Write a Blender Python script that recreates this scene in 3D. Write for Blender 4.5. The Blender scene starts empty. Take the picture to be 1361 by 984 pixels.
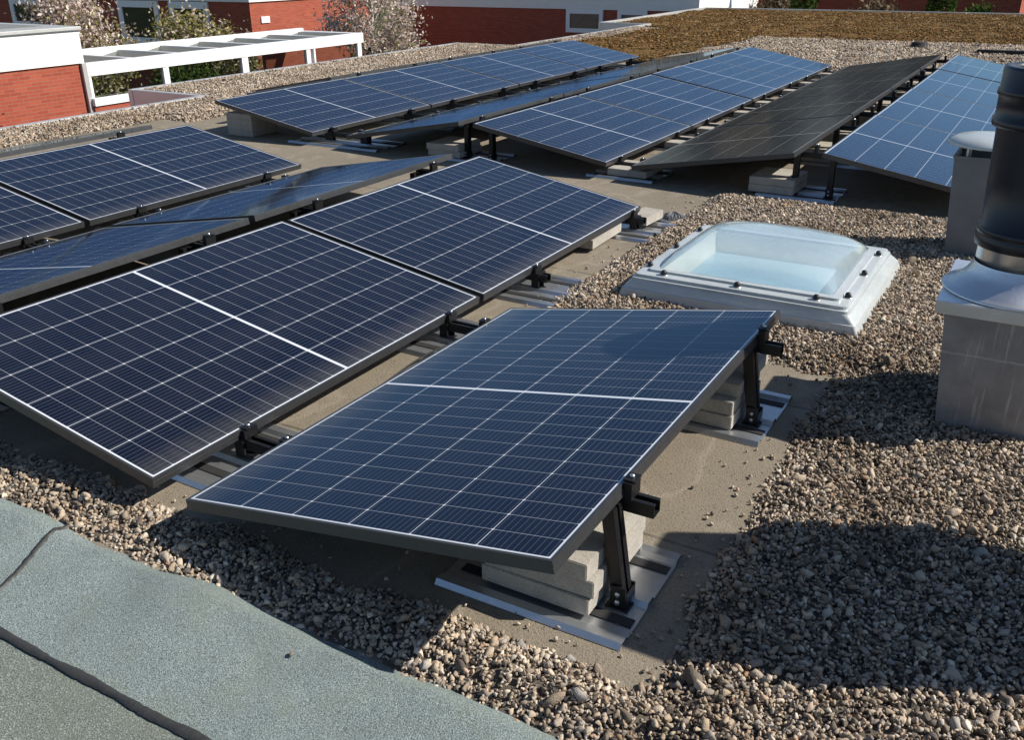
import bpy, bmesh, math, random
import numpy as np
from mathutils import Vector, Matrix, noise
rnd = random.Random(7); rng = np.random.default_rng(11)
S = bpy.context.scene; COL = S.collection
R = math.radians
# ------------------------------------------------------------------ node helpers
class NT:
    def __init__(s, name):
        s.m = bpy.data.materials.new(name); s.m.use_nodes = True
        s.t = s.m.node_tree; s.n = s.t.nodes; s.n.clear()
        s.out = s.n.new('ShaderNodeOutputMaterial')
    def add(s, typ, **kw):
        x = s.n.new(typ)
        for k, v in kw.items(): setattr(x, k, v)
        return x
    def put(s, sock, v):
        if isinstance(v, bpy.types.NodeSocket): s.t.links.new(v, sock)
        elif isinstance(v, (tuple, list)) and len(v) == 3 and sock.type == 'RGBA': sock.default_value = (*v, 1)
        else: sock.default_value = v
    def math(s, op, a, b=None, c=None, clamp=False):
        x = s.add('ShaderNodeMath', operation=op); x.use_clamp = clamp
        s.put(x.inputs[0], a)
        if b is not None: s.put(x.inputs[1], b)
        if c is not None: s.put(x.inputs[2], c)
        return x.outputs[0]
    def mix(s, f, a, b, blend='MIX'):
        x = s.add('ShaderNodeMix', data_type='RGBA', blend_type=blend)
        s.put(x.inputs[0], f); s.put(x.inputs[6], a); s.put(x.inputs[7], b)
        return x.outputs[2]
    def coord(s, kind='Object'): return s.add('ShaderNodeTexCoord').outputs[kind]
    def noise(s, vec, scale, detail=4, rough=.6, out=0):
        x = s.add('ShaderNodeTexNoise'); s.put(x.inputs['Vector'], vec)
        x.inputs['Scale'].default_value = scale; x.inputs['Detail'].default_value = detail
        x.inputs['Roughness'].default_value = rough
        return x.outputs[out]
    def ramp(s, f, stops, interp='LINEAR'):
        x = s.add('ShaderNodeValToRGB'); s.put(x.inputs[0], f); r = x.color_ramp; r.interpolation = interp
        while len(r.elements) < len(stops): r.elements.new(.5)
        for e, (p, c) in zip(r.elements, stops):
            e.position = p; e.color = (*c, 1) if len(c) == 3 else c
        return x.outputs[0]
    def bump(s, h, strength=.3, dist=.01):
        x = s.add('ShaderNodeBump'); s.put(x.inputs['Height'], h)
        x.inputs['Strength'].default_value = strength; x.inputs['Distance'].default_value = dist
        return x.outputs[0]
    def bsdf(s, color=(.5, .5, .5), rough=.6, metal=0, spec=.5, normal=None, **kw):
        b = s.add('ShaderNodeBsdfPrincipled')
        s.put(b.inputs['Base Color'], color); s.put(b.inputs['Roughness'], rough); s.put(b.inputs['Metallic'], metal)
        s.put(b.inputs['Specular IOR Level'], spec)
        if normal is not None: s.put(b.inputs['Normal'], normal)
        for k, v in kw.items(): s.put(b.inputs[k], v)
        s.t.links.new(b.outputs[0], s.out.inputs[0]); return b
    def map(s, vec, scale=(1, 1, 1), rot=(0, 0, 0)):
        x = s.add('ShaderNodeMapping'); s.put(x.inputs[0], vec)
        x.inputs['Scale'].default_value = scale; x.inputs['Rotation'].default_value = rot
        return x.outputs[0]
def simple(name, col, rough=.6, metal=0, var=.15, scale=20, bump=.1, spec=.5, dist=.003):
    m = NT(name); o = m.coord(); n = m.noise(o, scale)
    c = m.mix(n, tuple(x * (1 - var) for x in col), tuple(min(1, x * (1 + var)) for x in col))
    r = m.math('ADD', m.math('MULTIPLY', n, .16), rough - .08)
    m.bsdf(c, r, metal, spec, m.bump(m.noise(o, scale * 4), bump, dist)); return m.m

# ------------------------------------------------------------------ materials
M = {}
def panel_glass(name, cell_a, cell_b, line, linew=.0014, rough=.07, speck=.055, bus=.17, tint=(.60, .80, 1.0), ior=1.56):
    m = NT(name); o = m.coord(); sx = m.add('ShaderNodeSeparateXYZ'); m.put(sx.inputs[0], o)
    x, y = sx.outputs[0], sx.outputs[1]
    W, L = PW, PL; mx = .0150; px = (W - 2 * mx) / 6; g = .0062; py = (L / 2 - g - .0155) / 12
    xx = m.math('SUBTRACT', x, mx); yy = m.math('SUBTRACT', m.math('ABSOLUTE', m.math('SUBTRACT', y, L / 2)), g)
    dx = m.math('PINGPONG', xx, px / 2); dy = m.math('PINGPONG', yy, py / 2)
    col_l = m.math('LESS_THAN', dx, linew); row_l = m.math('LESS_THAN', dy, linew * .62)
    dia = m.math('LESS_THAN', m.math('ADD', dx, dy), .0045)
    mid = m.math('LESS_THAN', yy, 0)
    mar = m.math('GREATER_THAN', m.math('ABSOLUTE', m.math('SUBTRACT', x, W / 2)), W / 2 - mx)
    mar2 = m.math('GREATER_THAN', m.math('ABSOLUTE', m.math('SUBTRACT', y, L / 2)), L / 2 - .0155)
    white = m.math('MAXIMUM', m.math('MAXIMUM', mid, mar), m.math('MAXIMUM', mar2, dia))
    bp = px / 11
    bd = m.math('PINGPONG', m.math('ADD', xx, bp / 2), bp / 2)
    busl = m.math('LESS_THAN', bd, .00075)
    inf = m.add('ShaderNodeObjectInfo').outputs['Random']
    n = m.noise(o, 3.0, 3)
    cc = m.mix(n, cell_a, cell_b)
    c = m.mix(m.math('MULTIPLY', busl, bus), cc, (.42, .43, .46))
    c = m.mix(m.math('MULTIPLY', row_l, .62), c, line)
    c = m.mix(col_l, c, line)
    c = m.mix(white, c, tuple(min(1, v * 1.25) for v in line))
    # dust
    dn = m.noise(m.map(o, (1, .35, 1)), 5, 6, .7)
    dust = m.math('MULTIPLY', m.math('SUBTRACT', dn, .35, clamp=True), speck)
    c = m.mix(dust, c, (.40, .37, .33))
    rr = m.math('ADD', m.math('MULTIPLY', m.noise(o, 4, 4), .08), rough - .03)
    # water streaks and dirt gathered along the low edge
    sv_ = m.noise(m.map(o, (1.2, 26, 1)), 1.5, 5, .6); lowd = m.math('MULTIPLY', m.math('SUBTRACT', 1, m.math('DIVIDE', x, .12), clamp=True), .22)
    c = m.mix(m.math('MULTIPLY', lowd, sv_), c, (.34, .31, .26))
    sp = m.math('GREATER_THAN', m.noise(o, 42, 2, .5), .80); c = m.mix(m.math('MULTIPLY', sp, .5), c, (.55, .54, .50))
    b = m.bsdf(c, .5, 0, .0)
    gl = m.add('ShaderNodeBsdfGlossy'); m.put(gl.inputs[0], tint); m.put(gl.inputs['Roughness'], rr)
    fr = m.add('ShaderNodeFresnel'); fr.inputs[0].default_value = ior
    mx_ = m.add('ShaderNodeMixShader'); m.put(mx_.inputs[0], fr.outputs[0]); m.t.links.new(b.outputs[0], mx_.inputs[1]); m.t.links.new(gl.outputs[0], mx_.inputs[2]); m.t.links.new(mx_.outputs[0], m.out.inputs[0])
    return m.m
PW, PL, TILT, Z0 = 1.134, 1.762, R(9.85), .12
M['cells'] = panel_glass('panel_cells', (.0020, .0034, .0095), (.0036, .0058, .0160), (.47, .50, .54), .0012)
M['cells_black'] = panel_glass('panel_cells_black', (.010, .009, .009), (.017, .015, .014), (.34, .33, .31), .0013, .16, .10, .04, (.55, .48, .42), 1.4)
M['frame'] = simple('anodised_black', (.06, .061, .064), .34, .45, .2, 30, .04)
M['rail'] = simple('black_aluminium', (.018, .018, .020), .42, .5, .2, 40, .05)
M['back'] = simple('panel_back', (.45, .45, .45), .6)
def galv():
    m = NT('galvanised_sheet'); o = m.coord(); v = m.add('ShaderNodeTexVoronoi'); m.put(v.inputs['Vector'], o); v.inputs['Scale'].default_value = 60
    n = m.noise(o, 8, 5)
    c = m.mix(n, (.50, .52, .54), (.66, .68, .70)); c = m.mix(m.math('MULTIPLY', v.outputs['Distance'], .3), c, (.4, .42, .45))
    m.bsdf(c, m.math('ADD', m.math('MULTIPLY', n, .2), .26), .85); return m.m
M['galv'] = galv()
def concrete(name, a, b, bs=.5):
    m = NT(name); o = m.coord(); n = m.noise(o, 14, 8, .7); n2 = m.noise(o, 160, 3, .7)
    c = m.mix(n, a, b); c = m.mix(m.math('MULTIPLY', m.math('GREATER_THAN', n2, .60), .5), c, tuple(x * .4 for x in a)); c = m.mix(m.math('MULTIPLY', m.ramp(m.noise(o, 6, 6, .7), [(.45, (0, 0, 0)), (.7, (1, 1, 1))]), .5), c, tuple(x * .55 for x in a))
    m.bsdf(c, .92, 0, .2, m.bump(m.math('ADD', n2, n), bs, .004)); return m.m
M['conc'] = concrete('concrete_slab', (.33, .31, .27), (.46, .43, .38))
def chim():
    m = NT('fibre_cement'); o = m.coord(); n = m.noise(m.map(o, (30, 30, 1.6)), 1.6, 7, .68); n2 = m.noise(o, 7, 8, .65)
    c = m.ramp(n2, [(.25, (.19, .19, .20)), (.55, (.29, .29, .30)), (.8, (.40, .39, .38))])
    st = m.ramp(n, [(.56, (0, 0, 0)), (.66, (1, 1, 1))])
    c = m.mix(m.math('MULTIPLY', st, .75), c, (.52, .50, .48))
    sz = m.add('ShaderNodeSeparateXYZ'); m.put(sz.inputs[0], o)
    w = m.math('ADD', sz.outputs[2], m.math('MULTIPLY', m.noise(o, 9, 3), .02))
    seam = m.math('LESS_THAN', m.math('ABSOLUTE', m.math('SUBTRACT', w, .305)), .0035)
    c = m.mix(m.math('MULTIPLY', seam, .5), c, (.5, .48, .46))
    m.bsdf(c, .45, .35, .5, m.bump(m.noise(o, 60, 5), .2, .003)); return m.m
M['chim'] = chim()
M['steel'] = simple('stainless_steel', (.62, .62, .62), .3, .95, .08, 12, .05)
M['lead'] = simple('aluminium_flashing', (.74, .76, .79), .34, .8, .10, 9, .25, dist=.004)
M['pipe'] = simple('black_enamel', (.007, .008, .014), .32, 0, .1, 5, .0, .5)
M['zinc'] = simple('zinc_sheet', (.15, .155, .165), .55, .3, .35, 9, .15)
M['screw'] = simple('screw_head', (.03, .03, .03), .35, .3)
M['bolt'] = simple('bolt_steel', (.6, .6, .6), .3, .9)
M['rubber'] = simple('rubber_pad', (.02, .02, .02), .85)
M['white'] = simple('white_render', (.78, .77, .73), .8, 0, .05, 3, .1)
M['wframe'] = simple('white_paint', (.80, .80, .80), .45, 0, .03, 8, .03)
M['curb'] = simple('skylight_curb', (.60, .61, .60), .4, 0, .22, 6, .15)
M['reveal'] = simple('skylight_reveal', (.80, .76, .68), .6, 0, .05, 5, .05)
M['shaft'] = simple('skylight_shaft', (.50, .66, .74), .25, 0, .25, 2.5, .05)
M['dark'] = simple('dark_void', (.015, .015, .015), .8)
M['coping'] = simple('aluminium_coping', (.60, .60, .58), .42, .55, .1, 4, .05)
M['greyroof'] = simple('grey_bitumen', (.17, .18, .18), .9, 0, .2, 4, .2)
def acrylic():
    m = NT('acrylic_dome'); o = m.coord(); n = m.noise(o, 6, 5)
    tr = m.add('ShaderNodeBsdfTransparent'); tr.inputs[0].default_value = (.90, .96, .98, 1)
    df = m.add('ShaderNodeBsdfDiffuse'); m.put(df.inputs[0], (.70, .79, .83))
    tl = m.add('ShaderNodeBsdfTranslucent'); m.put(tl.inputs[0], (.70, .83, .90))
    gl = m.add('ShaderNodeBsdfGlossy'); gl.inputs['Roughness'].default_value = .09; m.put(gl.inputs[0], (1, 1, 1))
    lw = m.add('ShaderNodeLayerWeight').outputs['Facing']; frv = m.math('ADD', m.math('MULTIPLY', m.math('POWER', lw, 4.0), .9), .05)
    a = m.add('ShaderNodeMixShader'); a.inputs[0].default_value = .5; m.t.links.new(df.outputs[0], a.inputs[1]); m.t.links.new(tl.outputs[0], a.inputs[2])
    b = m.add('ShaderNodeMixShader'); m.put(b.inputs[0], m.math('ADD', m.math('MULTIPLY', n, .34), .30)); m.t.links.new(tr.outputs[0], b.inputs[1]); m.t.links.new(a.outputs[0], b.inputs[2])
    c = m.add('ShaderNodeMixShader'); m.put(c.inputs[0], frv); m.t.links.new(b.outputs[0], c.inputs[1]); m.t.links.new(gl.outputs[0], c.inputs[2])
    m.t.links.new(c.outputs[0], m.out.inputs[0]); return m.m
M['acrylic'] = acrylic()
def skirtmat():
    m = NT('milky_acrylic'); o = m.coord(); n = m.noise(m.map(o, (1, 1, 3)), 5, 6, .65)
    c = m.mix(n, (.42, .48, .50), (.80, .85, .87))
    m.bsdf(c, .22, 0, .6, m.bump(m.noise(o, 14, 3), .12, .01), **{'Transmission Weight': .35}); return m.m
M['skirt'] = skirtmat()
def membrane():
    m = NT('roof_membrane'); o = m.coord(); n = m.noise(o, 1.3, 8, .68); n2 = m.noise(o, 9, 8, .7); n3 = m.noise(o, 350, 2, .6)
    c = m.ramp(n, [(.25, (.135, .115, .085)), (.42, (.20, .170, .125)), (.56, (.235, .20, .15)), (.75, (.32, .275, .21))])
    c = m.mix(m.math('MULTIPLY', n2, .55), c, (.155, .13, .095))
    c = m.mix(m.math('MULTIPLY', m.math('GREATER_THAN', n3, .57), .5), c, (.40, .36, .30)); n4 = m.noise(o, 130, 3, .75)
    c = m.mix(m.math('MULTIPLY', m.math('LESS_THAN', n4, .42), .5), c, (.10, .085, .062))
    sx = m.add('ShaderNodeSeparateXYZ'); m.put(sx.inputs[0], o)
    wob = m.math('MULTIPLY', m.noise(o, 3, 3), .03)
    seam = m.math('LESS_THAN', m.math('PINGPONG', m.math('ADD', m.math('ADD', sx.outputs[1], wob), .35), .5), .006)
    c = m.mix(m.math('MULTIPLY', seam, .6), c, (.04, .036, .03))
    st = m.noise(m.map(o, (1, .6, 1)), 2.3, 3, .5); rim = m.math('SUBTRACT', 1, m.math('MULTIPLY', m.math('ABSOLUTE', m.math('SUBTRACT', st, .53)), 38), clamp=True)
    c = m.mix(m.math('MULTIPLY', rim, .22), c, (.42, .38, .31))
    c = m.mix(m.math('MULTIPLY', m.math('GREATER_THAN', m.noise(o, 75, 4, .7), .62), .35), c, (.075, .062, .045))
    m.bsdf(c, .86, 0, .3, m.bump(m.math('ADD', m.math('ADD', m.math('MULTIPLY', n3, .5), n2), n4), .6, .006)); return m.m
M['membrane'] = membrane()
def felt(name, a, b, d):
    m = NT(name); o = m.coord(); n = m.noise(o, 330, 2, .7); n1 = m.noise(o, 260, 2, .7); n2 = m.noise(o, 2.2, 7, .65)
    c = m.ramp(n, [(.34, d), (.5, a), (.66, b)], 'LINEAR')
    c = m.mix(m.math('MULTIPLY', m.math('GREATER_THAN', n1, .60), .55), c, (.48, .55, .54)); c = m.mix(m.math('MULTIPLY', m.math('LESS_THAN', m.noise(o, 170, 3, .8), .40), .40), c, (.05, .065, .062))
    c = m.mix(m.math('MULTIPLY', m.ramp(m.noise(o, 5, 6, .7), [(.5, (0, 0, 0)), (.7, (1, 1, 1))]), .35), c, (.20, .21, .14))
    c = m.mix(m.math('MULTIPLY', m.math('SUBTRACT', n2, .38, clamp=True), 1.1), c, tuple(x * .62 for x in a))
    n5 = m.noise(o, 26, 3, .5); c = m.mix(m.math('MULTIPLY', m.math('GREATER_THAN', n5, .74), .5), c, (.05, .05, .04))
    m.bsdf(c, .9, 0, .3, m.bump(m.math('ADD', n, n1), .55, .004)); return m.m
M['felt'] = felt('mineral_felt', (.18, .225, .22), (.33, .395, .385), (.055, .075, .073))
M['felt_old'] = felt('mineral_felt_weathered', (.145, .165, .145), (.27, .30, .265), (.05, .06, .052))
def tar():
    m = NT('bitumen_seam'); o = m.coord(); n = m.noise(o, 40, 5)
    m.bsdf(m.mix(n, (.018, .018, .018), (.05, .05, .048)), .55, 0, .5, m.bump(n, .6, .006)); return m.m
M['tar'] = tar()
def stone(name, stops):
    m = NT(name); o = m.coord(); r = m.add('ShaderNodeObjectInfo').outputs['Random']
    c = m.ramp(r, stops)
    n = m.noise(o, 3.5, 4, .6); gp = m.add('ShaderNodeNewGeometry').outputs['Position']
    big = m.ramp(m.noise(gp, 1.7, 5, .7), [(.34, (.62, .57, .51)), (.54, (1.0, .985, .96))]); c = m.mix(1.0, c, big, 'MULTIPLY')
    c = m.mix(m.math('MULTIPLY', n, .6), c, m.mix(.5, c, (.62, .50, .38), 'MULTIPLY'))
    m.bsdf(c, .72, 0, .35, m.bump(m.noise(o, 6, 4), .35, .3)); return m.m
ST = [(0, (.10, .085, .075)), (.12, (.20, .17, .14)), (.25, (.38, .31, .235)), (.4, (.55, .455, .34)), (.52, (.30, .245, .20)), (.64, (.68, .60, .48)),
      (.75, (.36, .345, .33)), (.84, (.50, .41, .31)), (.90, (.80, .73, .62)), (.975, (.40, .24, .14)), (1, (.78, .72, .62))]
M['stone'] = stone('pebble', ST)
M['bed'] = concrete('gravel_bed_gap_shade', (.095, .08, .065), (.16, .135, .11), 1)  # dark bed colour stands in for shade in the gaps between stones
def mossm():
    m = NT('moss'); o = m.coord(); i = m.add('ShaderNodeObjectInfo').outputs['Random']
    n = m.noise(o, 1.4, 4)
    gp = m.add('ShaderNodeNewGeometry').outputs['Position']; big = m.noise(gp, .9, 5, .7)
    c = m.ramp(i, [(0, (.045, .024, .010)), (.2, (.10, .050, .018)), (.42, (.19, .095, .032)), (.6, (.25, .135, .048)), (.74, (.13, .075, .028)), (.86, (.075, .065, .022)), (.94, (.33, .21, .10)), (1, (.45, .36, .24))])
    c = m.mix(m.ramp(big, [(.42, (0, 0, 0)), (.62, (.75, .75, .75))]), c, m.mix(.5, c, (.07, .055, .022)))
    m.bsdf(c, .95, 0, .1, m.bump(n, .3, .1)); return m.m
M['moss'] = mossm()
def mossbase():
    m = NT('moss_mat'); o = m.coord(); n = m.noise(o, 2.5, 9, .75); n2 = m.noise(o, 14, 5, .7)
    c = m.ramp(n, [(.3, (.055, .034, .014)), (.48, (.125, .072, .025)), (.62, (.18, .11, .04)), (.8, (.25, .18, .09))])
    c = m.mix(m.math('MULTIPLY', m.math('GREATER_THAN', n2, .60), .5), c, (.055, .05, .018))
    m.bsdf(c, .95, 0, .1, m.bump(m.math('ADD', n, n2), .8, .03)); return m.m
M['mossbase'] = mossbase()
def brick(name, a, b, mort):
    m = NT(name); o = m.coord('Object'); g = m.add('ShaderNodeNewGeometry'); sn = m.add('ShaderNodeSeparateXYZ'); m.put(sn.inputs[0], g.outputs['Normal'])
    sp = m.add('ShaderNodeSeparateXYZ'); m.put(sp.inputs[0], g.outputs['Position'])
    f = m.math('GREATER_THAN', m.math('ABSOLUTE', sn.outputs[0]), .5)
    u = m.math('ADD', m.math('MULTIPLY', sp.outputs[1], f), m.math('MULTIPLY', sp.outputs[0], m.math('SUBTRACT', 1, f)))
    cb = m.add('ShaderNodeCombineXYZ'); m.put(cb.inputs[0], u); m.put(cb.inputs[1], sp.outputs[2])
    bt = m.add('ShaderNodeTexBrick'); m.put(bt.inputs['Vector'], cb.outputs[0]); bt.inputs['Scale'].default_value = 1
    bt.inputs['Brick Width'].default_value = .19; bt.inputs['Row Height'].default_value = .054; bt.inputs['Mortar Size'].default_value = .0045
    m.put(bt.inputs['Color1'], a); m.put(bt.inputs['Color2'], b); m.put(bt.inputs['Mortar'], mort)
    n = m.noise(g.outputs['Position'], 2, 6); c = m.mix(m.math('MULTIPLY', n, .5), bt.outputs[0], tuple(x * .6 for x in a))
    m.bsdf(c, .88, 0, .2, m.bump(bt.outputs['Fac'], -.4, .006)); return m.m
M['brick'] = brick('red_brick', (.40, .095, .055), (.30, .062, .036), (.26, .16, .12))
def glass(name, col, rough=.04):
    m = NT(name); n = m.noise(m.coord(), 1.2, 3)
    m.bsdf(m.mix(n, col, tuple(x * 2 for x in col)), rough, 0, .8); return m.m
M['glass'] = glass('window_glass', (.012, .016, .012))
M['curtain'] = simple('brown_curtain', (.16, .11, .08), .35, 0, .5, 6, .1, .6)
def seeglass():
    m = NT('clear_glass'); tr = m.add('ShaderNodeBsdfTransparent'); tr.inputs[0].default_value = (.74, .79, .76, 1)
    gl = m.add('ShaderNodeBsdfGlossy'); gl.inputs['Roughness'].default_value = .02
    lw = m.add('ShaderNodeLayerWeight').outputs['Facing']
    c = m.add('ShaderNodeMixShader'); m.put(c.inputs[0], m.math('ADD', m.math('MULTIPLY', m.math('POWER', lw, 5.0), .9), .045)); m.t.links.new(tr.outputs[0], c.inputs[1]); m.t.links.new(gl.outputs[0], c.inputs[2])
    m.t.links.new(c.outputs[0], m.out.inputs[0]); return m.m
M['seeglass'] = seeglass()
def polyc():
    m = NT('twinwall_sheet'); tr = m.add('ShaderNodeBsdfTransparent'); tr.inputs[0].default_value = (.8, .82, .8, 1)
    df = m.add('ShaderNodeBsdfDiffuse'); m.put(df.inputs[0], (.20, .21, .20)); c = m.add('ShaderNodeMixShader'); c.inputs[0].default_value = .5
    m.t.links.new(tr.outputs[0], c.inputs[1]); m.t.links.new(df.outputs[0], c.inputs[2]); m.t.links.new(c.outputs[0], m.out.inputs[0]); return m.m
M['polyc'] = polyc()
M['slate'] = simple('grey_wall_panel', (.13, .13, .14), .7, 0, .15, 3, .1)
M['bark'] = simple('bark', (.16, .12, .09), .9, 0, .3, 20, .6)
M['barkpale'] = simple('pale_bark', (.42, .38, .34), .85, 0, .25, 20, .5)
def leaf(name, stops, trans=.25):
    m = NT(name); g = m.add('ShaderNodeNewGeometry'); c = m.ramp(g.outputs['Random Per Island'], stops)
    d = m.add('ShaderNodeBsdfDiffuse'); m.put(d.inputs[0], c); t = m.add('ShaderNodeBsdfTranslucent'); m.put(t.inputs[0], c)
    x = m.add('ShaderNodeMixShader'); x.inputs[0].default_value = trans; m.t.links.new(d.outputs[0], x.inputs[1]); m.t.links.new(t.outputs[0], x.inputs[2])
    m.t.links.new(x.outputs[0], m.out.inputs[0]); return m.m
M['blossom'] = leaf('blossom', [(0, (.20, .13, .10)), (.2, (.42, .31, .26)), (.45, (.66, .54, .49)), (.7, (.80, .72, .67)), (.8, (.22, .21, .08)), (.92, (.32, .30, .12)), (1, (.86, .80, .77))], .3)
M['blossomg'] = leaf('blossom_green', [(0, (.10, .10, .03)), (.35, (.22, .21, .06)), (.6, (.34, .30, .12)), (.8, (.58, .48, .38)), (1, (.72, .62, .55))], .3)
M['hedge'] = leaf('dark_leaf', [(0, (.012, .02, .008)), (.5, (.03, .045, .018)), (1, (.06, .085, .03))], .2)
M['green'] = leaf('green_leaf', [(0, (.03, .05, .012)), (.5, (.065, .10, .025)), (1, (.13, .17, .05))], .25)
M['dry'] = leaf('dry_leaf', [(0, (.07, .05, .03)), (.5, (.15, .11, .07)), (1, (.26, .21, .14))], .2)
M['red'] = leaf('red_leaf', [(0, (.10, .025, .02)), (.5, (.22, .05, .04)), (1, (.32, .10, .07))], .2)
def ground():
    m = NT('ground'); o = m.coord(); n = m.noise(o, .25, 8, .7); n2 = m.noise(o, 4, 6, .7)
    c = m.ramp(n, [(.35, (.035, .05, .02)), (.5, (.05, .07, .025)), (.62, (.12, .11, .09)), (.8, (.07, .08, .04))]); c = m.mix(m.math('MULTIPLY', n2, .5), c, (.03, .035, .015))
    m.bsdf(c, .95, 0, .1, m.bump(n2, .5, .05)); return m.m
M['ground'] = ground()

# ------------------------------------------------------------------ geometry helpers
class MB:
    def __init__(s): s.bm = bmesh.new(); s.mats = []
    def mi(s, k):
        if k not in s.mats: s.mats.append(k)
        return s.mats.index(k)
    def _fin(s, vs, fs, k, mat, smooth=False):
        V = [s.bm.verts.new((mat @ Vector(v)) if mat else v) for v in vs]; i = s.mi(k)
        for f in fs:
            try:
                F = s.bm.faces.new([V[j] for j in f]); F.material_index = i; F.smooth = smooth
            except ValueError: pass
        return V
    def box(s, a, b, k, mat=None, bev=0):
        x0, y0, z0 = a; x1, y1, z1 = b
        if bev:
            t = bmesh.new(); bmesh.ops.create_cube(t, size=1)
            for v in t.verts: v.co = Vector(((x0 + x1) / 2 + v.co.x * (x1 - x0), (y0 + y1) / 2 + v.co.y * (y1 - y0), (z0 + z1) / 2 + v.co.z * (z1 - z0)))
            bmesh.ops.bevel(t, geom=t.edges[:], offset=bev, segments=2, affect='EDGES')
            t.verts.ensure_lookup_table()
            s._fin([v.co.copy() for v in t.verts], [[v.index for v in f.verts] for f in t.faces], k, mat); t.free(); return s
        s._fin([(x0, y0, z0), (x1, y0, z0), (x1, y1, z0), (x0, y1, z0), (x0, y0, z1), (x1, y0, z1), (x1, y1, z1), (x0, y1, z1)],
               [(3, 2, 1, 0), (4, 5, 6, 7), (0, 1, 5, 4), (1, 2, 6, 5), (2, 3, 7, 6), (3, 0, 4, 7)], k, mat); return s
    def lathe(s, prof, k, c=(0, 0, 0), n=40, mat=None, cap=False):
        vs = []
        for r, z in prof:
            for i in range(n): a = 2 * math.pi * i / n; vs.append((c[0] + r * math.cos(a), c[1] + r * math.sin(a), c[2] + z))
        fs = [(j * n + i, j * n + (i + 1) % n, (j + 1) * n + (i + 1) % n, (j + 1) * n + i) for j in range(len(prof) - 1) for i in range(n)]
        if cap: fs += [tuple(range(n))[::-1], tuple(range((len(prof) - 1) * n, len(prof) * n))]
        s._fin(vs, fs, k, mat, True); return s
    def tube(s, pts, rad, k, n=7):
        pts = [Vector(p) for p in pts]; vs = []; prev = None
        for i, p in enumerate(pts):
            d = (pts[min(i + 1, len(pts) - 1)] - pts[max(i - 1, 0)]).normalized()
            u = d.orthogonal().normalized() if prev is None else (prev - d * prev.dot(d)).normalized(); prev = u; w = d.cross(u)
            r = rad[i] if isinstance(rad, (list, tuple)) else rad
            for j in range(n): a = 2 * math.pi * j / n; vs.append(p + (u * math.cos(a) + w * math.sin(a)) * r)
        fs = [(i * n + j, i * n + (j + 1) % n, (i + 1) * n + (j + 1) % n, (i + 1) * n + j) for i in range(len(pts) - 1) for j in range(n)]
        fs += [tuple(range(n))[::-1], tuple(range((len(pts) - 1) * n, len(pts) * n))]
        s._fin(vs, fs, k, None, True); return s
    def prism(s, prof, x0, x1, k, mat=None):   # closed profile in (y,z), extruded along x
        n = len(prof); vs = [(x0, y, z) for y, z in prof] + [(x1, y, z) for y, z in prof]
        fs = [(i, (i + 1) % n, n + (i + 1) % n, n + i) for i in range(n)] + [tuple(range(n))[::-1], tuple(range(n, 2 * n))]
        s._fin(vs, fs, k, mat); return s
    def poly(s, vs, fs, k, smooth=False): s._fin(vs, fs, k, None, smooth); return s
    def build(s, name, parent=None, loc=None):
        bmesh.ops.recalc_face_normals(s.bm, faces=s.bm.faces[:])
        me = bpy.data.meshes.new(name); s.bm.to_mesh(me); s.bm.free()
        for k in s.mats: me.materials.append(M[k])
        o = bpy.data.objects.new(name, me); COL.objects.link(o)
        if parent: o.parent = parent
        if loc: o.location = loc
        return o
def tag(o, label=None, cat=None, group=None, kind=None):
    for k, v in (('label', label), ('category', cat), ('group', group), ('kind', kind)):
        if v: o[k] = v
    return o
def empty(name, loc=(0, 0, 0), rot=(0, 0, 0)):
    o = bpy.data.objects.new(name, None); COL.objects.link(o); o.location = loc; o.rotation_euler = rot; o.empty_display_size = .1; return o
def copy_tree(o, parent=None):
    c = o.copy(); COL.objects.link(c); c.parent = parent
    for ch in list(o.children): copy_tree(ch, c)
    return c
def struct(o): o['kind'] = 'structure'; return o
ORD = ['nearest', 'second', 'third', 'fourth', 'fifth', 'sixth', 'seventh', 'farthest']
_used = set()
def place(proto, loc, rot, label, group, cat):
    if proto.name not in _used: o = proto; _used.add(proto.name)
    else: o = copy_tree(proto)
    o.location = loc; o.rotation_euler = rot; tag(o, label, cat, group); return o

# ------------------------------------------------------------------ panels
def make_panel(cells):
    root = empty('solar_panel'); W, L, h, lip = PW, PL, .032, .0085
    m = MB()
    out = [(0, 0), (W, 0), (W, L), (0, L)]; inn = [(lip, lip), (W - lip, lip), (W - lip, L - lip), (lip, L - lip)]; inb = [(.03, .03), (W - .03, .03), (W - .03, L - .03), (.03, L - .03)]
    vs = [(x, y, 0) for x, y in out] + [(x, y, 0) for x, y in inn] + [(x, y, -.006) for x, y in inn] + [(x, y, -h) for x, y in out] + [(x, y, -h) for x, y in inb] + [(x, y, -h + .002) for x, y in inb]
    fs = []
    for i in range(4):
        j = (i + 1) % 4
        fs += [(i, j, 4 + j, 4 + i), (4 + i, 4 + j, 8 + j, 8 + i), (i, 12 + i, 12 + j, j), (12 + i, 16 + i, 16 + j, 12 + j)]
    m.poly(vs, fs, 'frame')
    # groove line on the frame's sides
    m.box((-.0012, .0, -.0135), (0.0, L, -.0115), 'frame').box((W, 0, -.0135), (W + .0012, L, -.0115), 'frame')
    m.build('frame', root)
    g = MB(); g.box((lip, lip, -.0055), (W - lip, L - lip, -.0015), cells); g.build('cell_glass', root)
    b = MB(); b.box((lip, lip, -.0095), (W - lip, L - lip, -.0062), 'back'); b.box((W * .42, L * .5 - .04, -.022), (W * .58, L * .5 + .04, -.0096), 'rail'); b.build('back_sheet', root)
    return root
pan = make_panel('cells'); panb = make_panel('cells_black')
cT, sT = PW * math.cos(TILT), PW * math.sin(TILT)
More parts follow.
